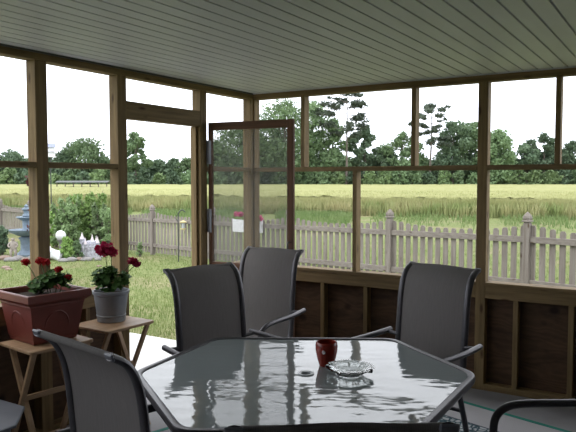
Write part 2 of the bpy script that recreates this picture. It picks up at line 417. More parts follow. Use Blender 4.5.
# screen door, swung into the porch
dr = tag(thing('door_1', (.0, -.690, .014), math.atan2(.075, .8)), kind='structure')
DW, DT = .812, .035
for x0, x1, nm in ((.012, .045, 'stile'), (DW-.055, DW, 'stile')):
    stick(dr, nm, (x0, 0, .02), (x1, DT, 2.11), 0, 0, DOORW)
for z0, z1 in ((2.045, 2.11), (1.715, 1.752), (.893, .930), (.02, .14)):
    nm = 'rail'; 
    if z0 == 1.715: continue
    stick(dr, nm, (.045, .001, z0), (DW-.055, DT-.001, z1), 0, 0, DOORW)
MB().box(((.045+DW-.055)/2, DT/2, .516), (DW-.10, .012, .75)).build('kick_panel', DOORW[0], dr)
MB().box(((.045+DW-.055)/2, DT/2, 1.4875), (DW-.10, .0015, 1.114)).build('screen_mesh', SCR_DOOR, dr)
for z in (1.86, 1.28, .45):
    h = MB().box((.028, -.003, z), (.03, .006, .20), bev=.002); h.tube([(.008, -.006, z-.1), (.008, -.006, z+.1)], .008, 8)
    h.build('hinge', HINGE, dr)
hd = MB().tube(smooth_path([(DW-.03, 0, 1.02), (DW-.03, -.035, 1.03), (DW-.03, -.035, 1.12), (DW-.03, 0, 1.13)]), .006, 8); hd.build('door_handle', IRON, dr)
# outdoors: patio slab, lawn
tag(MB().box((-1.2, -1.8, -.075), (2.2, 3.75, .07)).build('patio_slab', CONC_OUT), kind='structure')
def ground():
    rr = [1.5, 2.5, 4, 6, 8, 10, 12, 14, 16, 18, 20, 24, 30, 40, 60, 100, 180, 420]; n = 96; V = []; Fq = []
    for r in rr:
        for k in range(n):
            a = 2*math.pi*k/n; x, y = 2.5+r*math.cos(a)*2.0, -3+r*math.sin(a)*2.0
            inside = -.1 < x < XR+.1 and YB < y < .1
            V.append((x, y, ground_z(x, y)-(.05 if r < 3 else 0)))
    for i in range(len(rr)-1):
        for k in range(n): Fq.append((i*n+k, i*n+(k+1)%n, (i+1)*n+(k+1)%n, (i+1)*n+k))
    V.append((2.5, -3, -.14)); c = len(V)-1
    m = MB(); m.add(V, Fq+[(c, k, (k+1)%n) for k in range(n)], True)
    return m.build('ground', LAWN)
g = ground(); g['kind'] = 'structure'
# ---------------------------------------------------------------- blades
def blades(name, pts, h0, h1, w, mat, lean=.35, size_by=None):
    n = len(pts); P = np.array(pts); a = rng.uniform(0, 2*np.pi, n); h = rng.uniform(h0, h1, n)
    ww = np.full(n, w) if size_by is None else w*size_by
    dx, dy = np.cos(a)*ww, np.sin(a)*ww
    lx, ly = rng.normal(0, lean, n)*h, rng.normal(0, lean, n)*h
    A = P+np.stack([dx, dy, -.02+0*h], 1); B = P-np.stack([dx, dy, .02+0*h], 1)
    C = P+np.stack([lx*.45-dx*.7, ly*.45-dy*.7, h*.62], 1); D = P+np.stack([lx*.45+dx*.7, ly*.45+dy*.7, h*.62], 1)
    E_ = P+np.stack([lx, ly, h], 1)
    V = np.concatenate([A, B, C, D, E_]); i = np.arange(n)
    Fq = np.concatenate([np.stack([i, i+n, i+2*n, i+3*n], 1), np.stack([i+3*n, i+2*n, i+4*n, i+4*n], 1)])
    V2 = V; 
    q = Fq[:n]; t = np.stack([i+3*n, i+2*n, i+4*n], 1)
    me = bpy.data.meshes.new(name); me.vertices.add(len(V2)); me.vertices.foreach_set('co', V2.astype(np.float32).ravel())
    L = np.concatenate([q.ravel(), t.ravel()]).astype(np.int32)
    me.loops.add(len(L)); me.loops.foreach_set('vertex_index', L)
    me.polygons.add(2*n); me.polygons.foreach_set('loop_start', np.concatenate([np.arange(0, 4*n, 4), 4*n+np.arange(0, 3*n, 3)]).astype(np.int32))
    me.update(calc_edges=True); me.materials.append(mat)
    o = bpy.data.objects.new(name, me); COL.objects.link(o); return o
def in_house(x, y): return (-.15 < x < XR+.2 and YB-.2 < y < .16) or (-2.32 < x < .1 and -3.7 < y < .1)
pts = []
while len(pts) < 60000:
    d = 5.2+ (random.random()**1.25)*15; lat = random.uniform(-.50, .50)*d*1.05
    p = W(lat, d)
    if in_house(p.x, p.y): continue
    pts.append((p.x, p.y, ground_z(p.x, p.y)))
ln = blades('lawn_grass', pts, .02, .06, .005, GRASSB, .5)
tag(ln, 'short pale green grass blades covering the sunny yard before the fence', 'grass', kind='stuff')
def wheat_edge(lat): return 33+(12.2-lat)*.35
pts = []; sb = []
while len(pts) < 60000:
    lat = random.uniform(-.52, .52); t = random.random()**2*26
    dd = (33+12.2*.35+t)/(1+.35*lat); p = W(lat*dd, dd); pts.append((p.x, p.y, -.29)); sb.append(.7+t*.05)
wh_ = blades('wheat_crop', pts, .80, 1.12, .022, WHEAT, .16, np.array(sb))
tag(wh_, 'tall ripening yellow wheat standing along the near edge of the field', 'wheat', kind='stuff')
pts = []
for _ in range(16000):
    lat = random.uniform(-.52, .52); t = random.uniform(-1.0, 1.4); dd = (33+12.2*.35+t)/(1+.35*lat); p = W(lat*dd, dd); pts.append((p.x, p.y, -.29))
tag(blades('wheat_stalks', pts, .45, .9, .03, WHEATG, .2), 'greener wheat stalks fringing the near border of the crop', 'wheat', kind='stuff')
pts = []
for _ in range(26000):
    lat = random.uniform(-.52, .12 if random.random() < .75 else .52); t = -abs(random.gauss(0, 4.0))-.5
    if math.sin(lat*37)+math.sin(lat*91+1)+random.uniform(-1, 1) < -.6: continue
    dd = (33+12.2*.35+t)/(1+.35*lat); p = W(lat*dd, dd); pts.append((p.x, p.y, ground_z(p.x, p.y)))
tag(blades('rough_grass', pts, .12, .38, .02, WEEDS, .35), 'rough green weeds between the fence and the wheat', 'weeds', kind='stuff')
# field top surface
V = []; Fq = []; nu, nd = 160, 150
ds = [36.5*(158/36.5)**(k/(nd-1)) for k in range(nd)]
for i, d0 in enumerate(ds):
    for j in range(nu+1):
        lat = -.62+1.24*j/nu; dd = (d0+12.2*.35*(1-(i/(nd-1))))/(1+.35*lat*(1-(i/(nd-1)))); p = W(lat*dd, dd)
        V.append((p.x, p.y, .60+random.uniform(-.09, .09)+.04*math.sin(lat*40+i*.7)))
for i in range(nd-1):
    for j in range(nu): Fq.append((i*(nu+1)+j, i*(nu+1)+j+1, (i+1)*(nu+1)+j+1, (i+1)*(nu+1)+j))
tag(npmesh('wheat_field', V, Fq, FIELD), 'wide yellow-green wheat field stretching back to the tree line', 'field', kind='stuff')
# ---------------------------------------------------------------- trees
def leaves(name, blobs, n, size, mat, parent, shell=.55, flat=0.0):
    vol = np.array([b[3]*b[4]*b[5] for b in blobs])**.7; vol /= vol.sum()
    idx = rng.choice(len(blobs), n, p=vol); B = np.array(blobs)[idx]
    d = rng.normal(size=(n, 3)); d /= np.linalg.norm(d, axis=1)[:, None]
    r = rng.uniform(shell, 1.05, n)[:, None]
    P = B[:, :3]+d*r*B[:, 3:6]
    u = rng.normal(size=(n, 3)); u[:, 2] *= (1-flat); u /= np.linalg.norm(u, axis=1)[:, None]
    w = np.cross(u, d+rng.normal(size=(n, 3))*.6); w /= np.linalg.norm(w, axis=1)[:, None]+1e-6
    s = (size*rng.uniform(.6, 1.3, n))[:, None]
    V = np.concatenate([P-u*s, P-w*s*.55, P+u*s, P+w*s*.55]); i = np.arange(n)
    return npmesh(name, V, np.stack([i, i+n, i+2*n, i+3*n], 1), mat, parent)
def limb(m, a, b, r0, r1, bend=.1):
    a, b = Vector(a), Vector(b); L = (b-a).length
    pts = [a.lerp(b, t)+Vector((random.uniform(-1,1), random.uniform(-1,1), 0))*bend*L*math.sin(math.pi*t)*.5 for t in (0,.25,.5,.75,1)]
    m.tube(pts, [r0+(r1-r0)*t for t in (0,.25,.5,.75,1)], 6)
def tree(name, px, d, topy, halfw, mat, label, low=.18, n=1500, leaf=.42, airy=0, group='trees beyond the wheat field', lat=None):
    sc = d/650; z = -.3; H = 1.64+(180-topy)*sc-z; wd = halfw*sc; p = W((px-288)*sc, d)
    t = thing(name, (p.x, p.y, z), random.uniform(0, 6), label, 'tree')
    blobs = []; k = 20 if not airy else 15
    for i in range(k):
        f = i/(k-1); zz = H*(low+.12+(.88-low-.08)*f); ww = wd*math.sin(math.pi*(.18+.70*f))**.7
        a = i*2.4+random.uniform(-.4,.4); rr = ww*(random.uniform(.25,.75) if f < .9 else .15)
        br = wd*random.uniform(.28,.5)*(1-.2*f)*(.72 if airy else 1)
        if i == k-1: zz = H-br*.75
        blobs.append((math.cos(a)*rr, math.sin(a)*rr, zz, br, br, br*.75))
    m = MB(); limb(m, (0,0,-.2), (0,0,H*.8), wd*.06+.12, .06, .05)
    for b in blobs[::2]: limb(m, (0,0,b[2]*.7), (b[0]*.8, b[1]*.8, b[2]), .10, .03)
    m.build('trunk', BARK, t)
    leaves('foliage', blobs, n, leaf, mat, t, shell=.35 if not airy else .5)
    return t
def pine(px, d, topy, halfw, label, base=.45, n=1700, layers=9):
    sc = d/650; z = -.3; H = 1.64+(180-topy)*sc-z; wd = halfw*sc; p = W((px-288)*sc, d)
    t = thing('pine_tree', (p.x, p.y, z), 0, label, 'tree')
    m = MB(); limb(m, (0,0,-.2), (.2,0,H*.97), .34, .07, .02); blobs = []
    for i in range(layers*2):
        f = i/(layers*2-1); zz = H*(base+(.96-base)*min(1, max(0, f+random.uniform(-.05,.05)))); a = i*2.4+random.uniform(-.9,.9)
        L = wd*(.62+.38*math.sin(math.pi*(.15+.75*f)))*random.uniform(.45,1.1)
        e = (math.cos(a)*L, math.sin(a)*L, zz+L*.12)
        limb(m, (0,0,zz-L*.12), e, .09, .03)
        for q in (1.0, .62):
            br = wd*random.uniform(.12,.26)
            blobs.append((e[0]*q, e[1]*q, zz+L*.12*q+random.uniform(-.3,.3), br, br, br*.5))
    blobs.append((.2,0,H-wd*.14, wd*.24, wd*.24, wd*.13))
    m.build('trunk', BARK, t); leaves('foliage', blobs, n, .36, LF_PINE, t, shell=.1)
    return t
M_ = {'d': LF_DARK, 'm': LF_MID, 'l': LF_LIGHT}; WD = {'d': 'dark green', 'm': 'mid green', 'l': 'light green'}
feat = [ # px, top y, half width, tone, airy, label
 (85,139,22,'m',0,'broad mid green tree, tallest one left of the doorway'),
 (66,150,13,'d',0,'lower tree left of the broad mid green tree, beyond the purple-leaved sapling'),
 (136,132,13,'m',1,'thin airy tree at the left side of the open doorway'),
 (218,140,13,'d',1,'dark round-crowned tree seen through the left half of the door screen'),
 (243,124,22,'m',0,'tall tree behind the corner post of the porch'),
 (264,115,20,'d',0,'tall tree just right of the corner post, seen through the screen'),
 (284,98,27,'m',0,'tallest leafy tree, beside the free edge of the screen door'),
 (312,100,22,'m',0,'tall leafy tree left of the big pine, right of the first upper stud'),
 (332,118,14,'m',0,'leafy tree standing close against the left side of the big pine'),
 (364,126,15,'d',1,'open-branched tree right of the big pine'),
 (384,150,13,'d',1,'low sparse tree in the gap between the two pines'),
 (402,132,16,'m',0,'rounded tree left of the second pine'),
 (452,120,19,'d',0,'dense dark tree right of the second pine'),
 (474,121,18,'m',0,'full green tree left of the double post'),
 (497,130,17,'m',0,'tall sloping-crowned tree just right of the double post'),
 (525,143,15,'d',1,'low airy tree in the rightmost wide upper opening'),
 (543,133,15,'d',1,'upright airy tree left of the last upper stud'),
 (570,141,14,'d',0,'dark tree at the right edge of the view'),
 (10,152,18,'d',0,'dark tree at the left edge, behind the fountain'),
]
for px, ty, hw, tone, airy, lab in feat:
    tree('broadleaf_tree', px, random.uniform(152, 158), ty, hw*1.45, M_[tone], lab, low=.04 if not airy else .25, n=(4600 if not airy else 2000)+int(hw*90), leaf=.38, airy=airy)
pine(346, 150, 90, 30, 'tallest pine, open layered crown on a bare trunk in the wide upper opening', base=.5, n=3600)
pine(430, 152, 104, 22, 'shorter pine just right of the second upper stud', base=.5, n=3000, layers=9)
k = 0; px = -8
while px < 600:
    tone = random.choice('ddmml'); ty = random.uniform(153, 163) if not (95 < px < 200) else random.uniform(157, 163)
    t = tree('woodland_tree', px, random.uniform(160, 168), ty, random.uniform(13, 17), M_[tone], None, low=.0, n=2300, leaf=.45)
    tag(t, 'low woodland tree in the continuous green belt behind the wheat', group='woodland belt')
    px += 14; k += 1
px = -6
while px < 600:                                    # lower thicket in front of the belt
    tone = random.choice('ddmml'); w_ = random.uniform(8, 13)
    t = tree('woodland_bush', px, random.uniform(149, 153), random.uniform(166, 173), w_, M_[tone], None, low=-.1, n=1300, leaf=.36)
    t['category'] = 'bush'; tag(t, 'thicket bush at the foot of the woodland belt along the field edge', group='field edge thicket')
    px += 15
# far shelter standing in the field
c = W((84-288)*95/650, 95)
sh = thing('field_shelter', (c.x, c.y, -.3), YAW, 'long low grey-roofed shelter standing far out in the wheat', 'shelter')
MB().loft([[(xx, -1.2, 1.62), (xx, 0, 1.84), (xx, 1.2, 1.62), (xx, 1.2, 1.56), (xx, 0, 1.78), (xx, -1.2, 1.56)] for xx in (-3.8, 3.8)]).build('roof', ROOFM, sh)
for i in range(7): MB().beam((-3.6+i*1.2, -.9, 0), (-3.6+i*1.2, -.9, 1.6), .12, .12).build('post', BARK, sh)
# ---------------------------------------------------------------- fence
D0 = 9.37
def fpost(i): return W(3.46-1.717*i, D0+1.733*i)
def make_fence(i0, i1, label, last=True):
    a = fpost(i0); t = thing('picket_fence', (a.x, a.y, ground_z(a.x, a.y)), 0, label, 'fence'); O = t.location
    for i in range(i0, i1+1 if last else i1):
        p = fpost(i); gz = ground_z(p.x, p.y); q = Vector((p.x-O.x, p.y-O.y, gz-O.z))
        fp = MB().box(q+Vector((0,0,.53)), (.095,.095,1.16), Matrix.Rotation(FA, 3, 'Z'), .006).build('fence_post', FENW[2], t)
        capr = [(.036,0),(.036,.012),(.062,.018),(.062,.034),(.044,.042),(.052,.07),(.046,.10),(.018,.145),(.0,.165)]
        rings = []
        for r, z in capr:
            r = max(r, .001); rings.append([Matrix.Rotation(FA, 3, 'Z') @ Vector((sx*r, sy*r, z)) + q+Vector((0,0,1.11)) for sx, sy in ((-1,-1),(1,-1),(1,1),(-1,1))])
        MB().loft(rings).build('post_cap', FENW[2], fp)
    for i in range(i0, i1):
        p, r = fpost(i), fpost(i+1); gp, gr = ground_z(p.x, p.y)-O.z, ground_z(r.x, r.y)-O.z
        P = Vector((p.x-O.x, p.y-O.y, gp)); Q = Vector((r.x-O.x, r.y-O.y, gr)); u = (Q-P).normalized(); nrm = Vector((u.y, -u.x, 0)).normalized()
        m = MB()
        for z in (.24, .87): m.beam(P+u*.045+Vector((0,0,z)), Q-u*.045+Vector((0,0,z)), .038, .088)
        pn = m.build('fence_rails', FENW[0], t)
        for k in range(17):
            f = (k+.5)/17; c = P.lerp(Q, f)+nrm*FS*(.03); sag = 1-abs(2*f-1)**2
            h = 1.085-.10*sag+random.uniform(-.008,.008); w = .042; th = .009
            rot = Matrix.Rotation(FA+random.uniform(-.02,.02), 3, 'Z'); lo = .05
            ou = [(-w, lo), (w, lo), (w, h-.03), (w*.62, h), (-w*.62, h), (-w, h-.03)]
            MB().loft([[rot @ Vector((x_, y_, z_))+c for x_, z_ in ou] for y_ in (-th, th)]).build('picket', FENW[2], pn)
    return t
FS = 1.0
_f = fpost(0)-fpost(1); FA = math.atan2(_f.y, _f.x)
make_fence(-1, 4, 'weathered grey picket fence crossing the yard from the doorway to the right', True)
f2 = make_fence(4, 9, 'stretch of picket fence behind the fountain and shrubs on the left', True)
# the shared post belongs to the first stretch
for c_ in kids(f2):
    if c_.name.startswith('fence_post'):
        for g_ in kids(c_): bpy.data.objects.remove(g_)
        bpy.data.objects.remove(c_); break
# flower box hanging on the fence
def on_fence(px):
    i = (528-px)/(.185*px+65.9); return i, fpost(i)
i_, p = on_fence(251); nn = Vector((math.sin(FA), -math.cos(FA), 0)); c = p+nn*.10
fb = thing('flower_box', (c.x, c.y, ground_z(c.x, c.y)+.72), FA, 'white window box of pink flowers hung on the fence', 'planter')
m = MB(); m.box((0,0,.02), (.74,.17,.02)); 
for sx in (-1,1): m.box((sx*.37,0,.14), (.02,.19,.26), bev=.003); m.box((0,sx*.09,.14), (.74,.02,.26), bev=.003)
m.build('box', WHITE, fb)
leaves('foliage', [(-.2,0,.27,.22,.1,.07), (.2,0,.27,.22,.1,.07)], 260, .03, LF_SHRUB, fb)
for k in range(9):
    x_ = -.40+k*.10; leaves('flower_head', [(x_, random.uniform(-.04,.04), .34+random.uniform(-.03,.05), .075,.06,.06)], 110, .024, PETAL_PINK, fb, shell=.2)
# shepherd hook with feeder
c = W((178-288)*14.6/650, 14.6); gz = ground_z(c.x, c.y)
hk = thing('shepherd_hook', (c.x, c.y, gz), YAW, 'slender black shepherd hook standing in the lawn before the fence', 'hook')
MB().tube(smooth_path([(0,0,-.1),(0,0,.5),(0,0,1.02),(.02,0,1.12),(.09,0,1.17),(.16,0,1.12)]), .012, 8).build('pole', IRON, hk)
MB().tube(smooth_path([(0,0,.9),(-.05,0,.98),(-.04,0,1.06)]), .008, 6).build('side_hook', IRON, hk)
i_, p = on_fence(187); c = p+nn*.12
bf = thing('bird_feeder', (c.x, c.y, ground_z(c.x, c.y)+.72), FA, 'small yellow-roofed feeder fixed to the fence right of the hook', 'feeder')
MB().lathe([(.02,.19),(.085,.155),(.08,.14),(.03,.14)], seg=14).build('feeder_roof', YEL, bf)
MB().lathe([(.032,0),(.035,.14)], seg=12).build('seed_tube', PLASTIC, bf)
MB().lathe([(.06,-.02),(.065,.01),(.03,.01)], seg=14).build('seed_tray', YEL, bf)
# ---------------------------------------------------------------- garden corner
def gp(px, d, z=None):
    p = W((px-288)*d/650, d); return Vector((p.x, p.y, ground_z(p.x, p.y) if z is None else z))
def shrub(px, d, topy, halfw, mat, label, n=900, leaf=.05, name='garden_shrub', spike=0):
    b = gp(px, d); H = max(EYE-(topy-180)*d/650-b.z, .2); w = halfw*d/650
    t = thing(name, b, random.uniform(0,6), label, 'shrub'); bl = []
    for k in range(9):
        a = k*2.4; f = k/8; rr = w*.55*(1-f*.6); r = w*.48
        bl.append((math.cos(a)*rr, math.sin(a)*rr, max(r*.5, H*(.15+.75*f)-r*.2), r, r, r*.8))
    m = MB()
    for k in range(6): limb(m, (0,0,-.03), (bl[k+2][0], bl[k+2][1], bl[k+2][2]), .018, .006)
    for k in range(spike):
        a = random.uniform(0, 6.28); limb(m, (0,0,H*.4), (math.cos(a)*w*.7, math.sin(a)*w*.7, H*random.uniform(1.05,1.2)), .012, .005)
        e = (math.cos(a)*w*.7, math.sin(a)*w*.7, H*1.08); bl.append((e[0], e[1], e[2]-.08, .07, .07, .16))
    m.build('branch', BARK, t); leaves('foliage', bl, n, leaf, mat, t, shell=.25); return t
shrub(70, 17.4, 203, 14, LF_LIGHT, 'loose leafy shrub behind the white gazing ball', 1900, .055, spike=3)
shrub(92, 17.9, 199, 17, LF_SHRUB, 'big bright shrub with upright shoots behind the castle ornament', 2400, .055, spike=6)
shrub(108, 16.8, 214, 9, LF_LIGHT, 'shrub right of the castle ornament, against the doorway post', 1100, .05, spike=2)
shrub(55, 18.4, 208, 10, LF_SHRUB, 'pale shrub seen just right of the second porch post', 1100, .055)
shrub(66, 15.0, 237, 8, LF_SHRUB, 'low bright green plant below the gazing ball', 900, .045)
shrub(76, 15.4, 240, 6, LF_MID, 'low leafy plant left of the castle ornament', 600, .04)
shrub(1, 16.2, 225, 9, LF_DARK, 'dark shrub at the left edge behind the small statue', 1200, .05)
shrub(34, 18.5, 218, 9, LF_MID, 'shrub mostly hidden behind the second porch post', 900, .05)
shrub(139, 15.8, 242, 4, LF_LIGHT, 'weedy tuft growing at the foot of the fence by the doorway', 260, .035)
sp = shrub(38, 15.2, 184, 13, LF_PURP, 'purple-leaved sapling rising behind the second porch post', 420, .05, name='purple_sapling', spike=3)
shrub(82, 18.3, 200, 16, LF_SHRUB, 'leafy shrub filling the gap between the gazing ball and the castle ornament', 2600, .06, spike=5)
shrub(99, 17.2, 209, 11, LF_LIGHT, 'shrub rising over the right turret of the castle ornament', 1800, .055, spike=3)
shrub(60, 17.9, 208, 10, LF_LIGHT, 'shrub rising directly above the gazing ball', 1500, .055, spike=3)
# fountain
b = gp(26, 15.9); ft = thing('garden_fountain', b, 0, 'blue-grey tiered stone fountain partly behind the second porch post', 'fountain')
MB().lathe([(.30,-.02),(.30,.06),(.20,.10),(.15,.16),(.15,.38),(.20,.46),(.10,.50)], seg=28).build('pedestal', BLUESTONE, ft)
MB().lathe([(.10,.48),(.22,.52),(.38,.60),(.42,.66),(.40,.66),(.30,.60),(.08,.58)], seg=32).build('lower_basin', BLUESTONE, ft)
MB().lathe([(.09,.58),(.14,.62),(.09,.70),(.10,.88),(.13,.90)], seg=24).build('stem', BLUESTONE, ft)
MB().lathe([(.08,.88),(.16,.91),(.24,.96),(.23,.98),(.07,.95)], seg=28).build('upper_basin', BLUESTONE, ft)
MB().lathe([(.06,.95),(.10,1.0),(.06,1.06),(.07,1.12),(.11,1.15),(.10,1.18),(.04,1.20),(.05,1.24),(0,1.29)], seg=24).build('finial', BLUESTONE, ft)
# cherub-like figure: small cast statue
b = gp(12, 15.5); st = thing('garden_statue', b, YAW+.2, 'small cast garden figure standing left of the fountain', 'statue')
def skin(name, verts, edges, radii, mat, parent, sub=2, root=0):
    me = bpy.data.meshes.new(name); me.from_pydata(verts, edges, []); me.materials.append(mat)
    o = bpy.data.objects.new(name, me); COL.objects.link(o); o.parent = parent
    sk = o.modifiers.new('skin', 'SKIN'); sk.use_smooth_shade = True
    for i, r in enumerate(radii): me.skin_vertices[0].data[i].radius = (r, r) if not isinstance(r, tuple) else r
    me.skin_vertices[0].data[root].use_root = True
    s_ = o.modifiers.new('sub', 'SUBSURF'); s_.levels = s_.render_levels = sub
    return o
sv = [(0,0,.22),(0,0,.30),(0,-.01,.37),(0,-.01,.405),(0,-.01,.44),(0,-.015,.48),(-.075,-.01,.365),(-.11,-.03,.29),(-.06,-.07,.25),(.075,-.01,.365),(.11,-.03,.29),(.06,-.07,.25),(-.045,0,.20),(-.05,-.02,.11),(-.05,0,.03),(-.05,-.04,.015),(.045,0,.20),(.06,-.02,.11),(.05,0,.03),(.05,-.04,.015)]
se = [(0,1),(1,2),(2,3),(3,4),(4,5),(2,6),(6,7),(7,8),(2,9),(9,10),(10,11),(0,12),(12,13),(13,14),(14,15),(0,16),(16,17),(17,18),(18,19)]
skin('figure', sv, se, [.07,.062,.06,.028,.052,.045,.028,.024,.018,.028,.024,.018,.045,.034,.024,.018,.045,.034,.024,.018], STATUE, st)
MB().lathe([(.13,-.03),(.13,.0),(.11,.02),(.0,.02)], seg=20).build('plinth', STATUE, st)
# gazing ball
b = gp(60, 16.0); gb = thing('gazing_ball', b, 0, 'white round gazing ball on a short pedestal', 'ornament')
MB().lathe([(.12,-.02),(.12,.03),(.05,.08),(.04,.32),(.09,.38),(.10,.40),(.05,.41)], seg=20).build('pedestal', STONE, gb)
MB().ball((0,0,.505), .125, 24, 16).build('ball', WHITE, gb)
# white swan-like ornament (broad body, sloping neck)
b = gp(53, 14.9); cz = thing('white_animal_ornament', b, YAW+.3, 'white sloping animal ornament at the right edge of the second porch post', 'ornament')
skin('body', [(0,0,.11),(.10,0,.10),(.17,0,.06),(-.08,0,.16),(-.10,0,.26),(-.12,0,.33),(-.17,0,.33)], [(0,1),(1,2),(0,3),(3,4),(4,5),(5,6)], [.12,.10,.05,.10,.055,.05,.025], WHITE, cz)
# toy castle
b = gp(90, 15.6); b.z = ground_z(b.x, b.y)
ca = thing('castle_ornament', b, YAW-.12, 'white stone castle ornament with pointed turrets among the shrubs', 'ornament')
CASTLE = plain('weathered_white_cast_stone', (.42,.42,.48), .9, var=.5, scale=14, bmp=.5)
m = MB(); m.box((0,0,.14), (.50,.30,.32), bev=.02)
for k in range(5): m.box((-.19+.095*k, -.13, .32), (.05,.04,.05), bev=.004)
m.box((.02,.03,.33), (.26,.18,.14), bev=.01); m.build('keep', CASTLE, ca)
for x_, y_, r, h in ((-.19,-.06,.058,.42), (.20,-.06,.042,.33), (.03,.02,.045,.37), (-.08,-.12,.038,.30), (.12,.04,.034,.34)):
    tw = MB().lathe([(r*1.1,-.02),(r,.02),(r,h),(r*1.18,h+.01),(r*1.18,h+.035),(r*.9,h+.035)], (x_, y_, 0), 18).build('turret', CASTLE, ca)
    MB().lathe([(r*1.1,h+.03),(r*.5,h+.10),(.002,h+.19)], (x_, y_, 0), 16).build('spire', PALEPINK, tw)
for x_, z_ in ((-.05,.07), (-.14,.2), (.07,.22), (.15,.12), (-.03,.22)): MB().box((x_, -.151, z_), (.045,.012,.075), bev=.004).build('window', plain('castle_window_grey', (.35,.33,.38), .8), ca)  # small raised window blocks in a plain even grey
# birdhouse on a pole at the far side of the fence
c = gp(51.2, 22.5); bh = thing('martin_house', (c.x, c.y, c.z+.38), YAW+.3, 'white two-storey bird house on a tall pole beside the second porch post', 'birdhouse')
MB().tube([(0,0,-.5),(0,0,2.35)], .018, 8).build('pole', IRON, bh)
m = MB(); m.box((0,0,2.42), (.30,.26,.15), bev=.005); m.box((0,0,2.60), (.26,.24,.14), bev=.005); m.box((0,0,2.51), (.38,.34,.02)); m.box((0,0,2.345), (.38,.34,.02)); m.build('house', WHITE, bh)
MB().loft([[(xx,-.18,2.67),(xx,0,2.80),(xx,.18,2.67)] for xx in (-.17,.17)]).build('roof', plain('slate_blue_paint', (.25,.28,.40), .6), bh)
# border stones
stn = [(3,15.0,.17),(9,14.7,.15),(17,14.9,.18),(24,14.7,.14),(31,15.1,.16),(38,14.8,.15),(45,15.0,.14),(62,14.6,.13),(70,14.7,.15),(78,14.9,.12),(86,14.8,.14),(97,14.9,.12)]
for k, (px, d, r) in enumerate(stn):
    c = gp(px, d); o = MB().ball((0,0,0), (r, r*.7, r*.45), 12, 8, .07).build('border_stone', STONE if k % 3 else TANSTONE)
    o.location = (c.x, c.y, c.z+r*.2); o.rotation_euler = (0, 0, random.uniform(0,3))
    tag(o, 'rough garden stone in the border row in front of the ornaments', 'stone', 'garden border stones')
for px, d, r in ((4,13.3,.11), (7,13.0,.09), (98,13.6,.07)):
    c = gp(px, d); o = MB().ball((0,0,0), (r, r*.7, r*.35), 12, 8, .08).build('lawn_stone', TANSTONE); o.location = (c.x, c.y, c.z+r*.12)
    tag(o, 'small brown stone lying on the open lawn', 'stone', 'stones on the lawn')
# ================================================================ TABLE
def rounded_poly(pts, r, k=6):
    out = []; n = len(pts)
    for i in range(n):
        p0, p, p1 = (Vector(pts[(i+j) % n]) for j in (-1,0,1)); a = (p0-p).normalized(); b = (p1-p).normalized()
        for q in range(k+1):
            t = q/k; A = p+a*r; B = p+b*r; out.append((A*(1-t)**2+p*2*t*(1-t)+B*t*t))
    return out
tc_ = W(.085, 3.03)
tb = thing('patio_table', (tc_.x, tc_.y, 0), YAW-.012, 'large six-sided patio table with wavy glass top in a dark frame', 'table')
hexp = [(.785,-.01), (.505,.665), (-.505,.68), (-.80,.0), (-.47,-.70), (.385,-.71)]
hexp = [(x_*1.025, y_*1.02, 0) for x_, y_ in hexp]
def offset(poly, s): return [Vector((p.x*s, p.y*s, 0)) for p in poly]
rp = rounded_poly(hexp, .07)
sect = [(1.0, .695), (1.005,.705), (1.005,.722), (1.0,.730), (.975,.732), (.962,.727), (.962,.70), (.985,.69)]
rings = [[Vector((p.x*s, p.y*s, z)) for p in rp] for s, z in sect]; rings.append(rings[0])
MB().loft(rings, caps=False, smooth=True).build('rim', METAL, tb)
hole = [Vector((math.cos(a)*.028, math.sin(a)*.028, 0)) for a in [2*math.pi*k/len(rp)+.0 for k in range(len(rp))]]
a0 = math.atan2(rp[0].y, rp[0].x); hole = [Vector((math.cos(a0+2*math.pi*k/len(rp))*.024, math.sin(a0+2*math.pi*k/len(rp))*.024, 0)) for k in range(len(rp))]
gi = offset(rp, .9605)
MB().loft([[Vector((p.x, p.y, .7245)) for p in hole], [Vector((p.x, p.y, .7245)) for p in gi], [Vector((p.x, p.y, .7185)) for p in gi], [Vector((p.x, p.y, .7185)) for p in hole], [Vector((p.x, p.y, .7245)) for p in hole]], caps=False).build('glass_top', TGLASS, tb)
MB().lathe([(.023,.712),(.023,.727),(.038,.729),(.038,.726),(.026,.7252),(.026,.712),(.023,.712)], seg=28).build('umbrella_ring', PLASTIC, tb)
for k in range(6):
    h0 = Vector(hexp[k]); q = h0*.90
    if k in (0, 3): continue
    MB().tube(smooth_path([(q.x, q.y, .70), (q.x*.93, q.y*.93, .5), (q.x*.86, q.y*.86, .25), (q.x*.95, q.y*.95, .0)]), .019, 10).build('leg', METAL, tb)
m = MB(); m.tube([(-.40,-.58,.66),(.42,.58,.66)], .014, 8); m.tube([(.42,-.58,.66),(-.40,.58,.66)], .014, 8); m.build('cross_brace', METAL, tb)
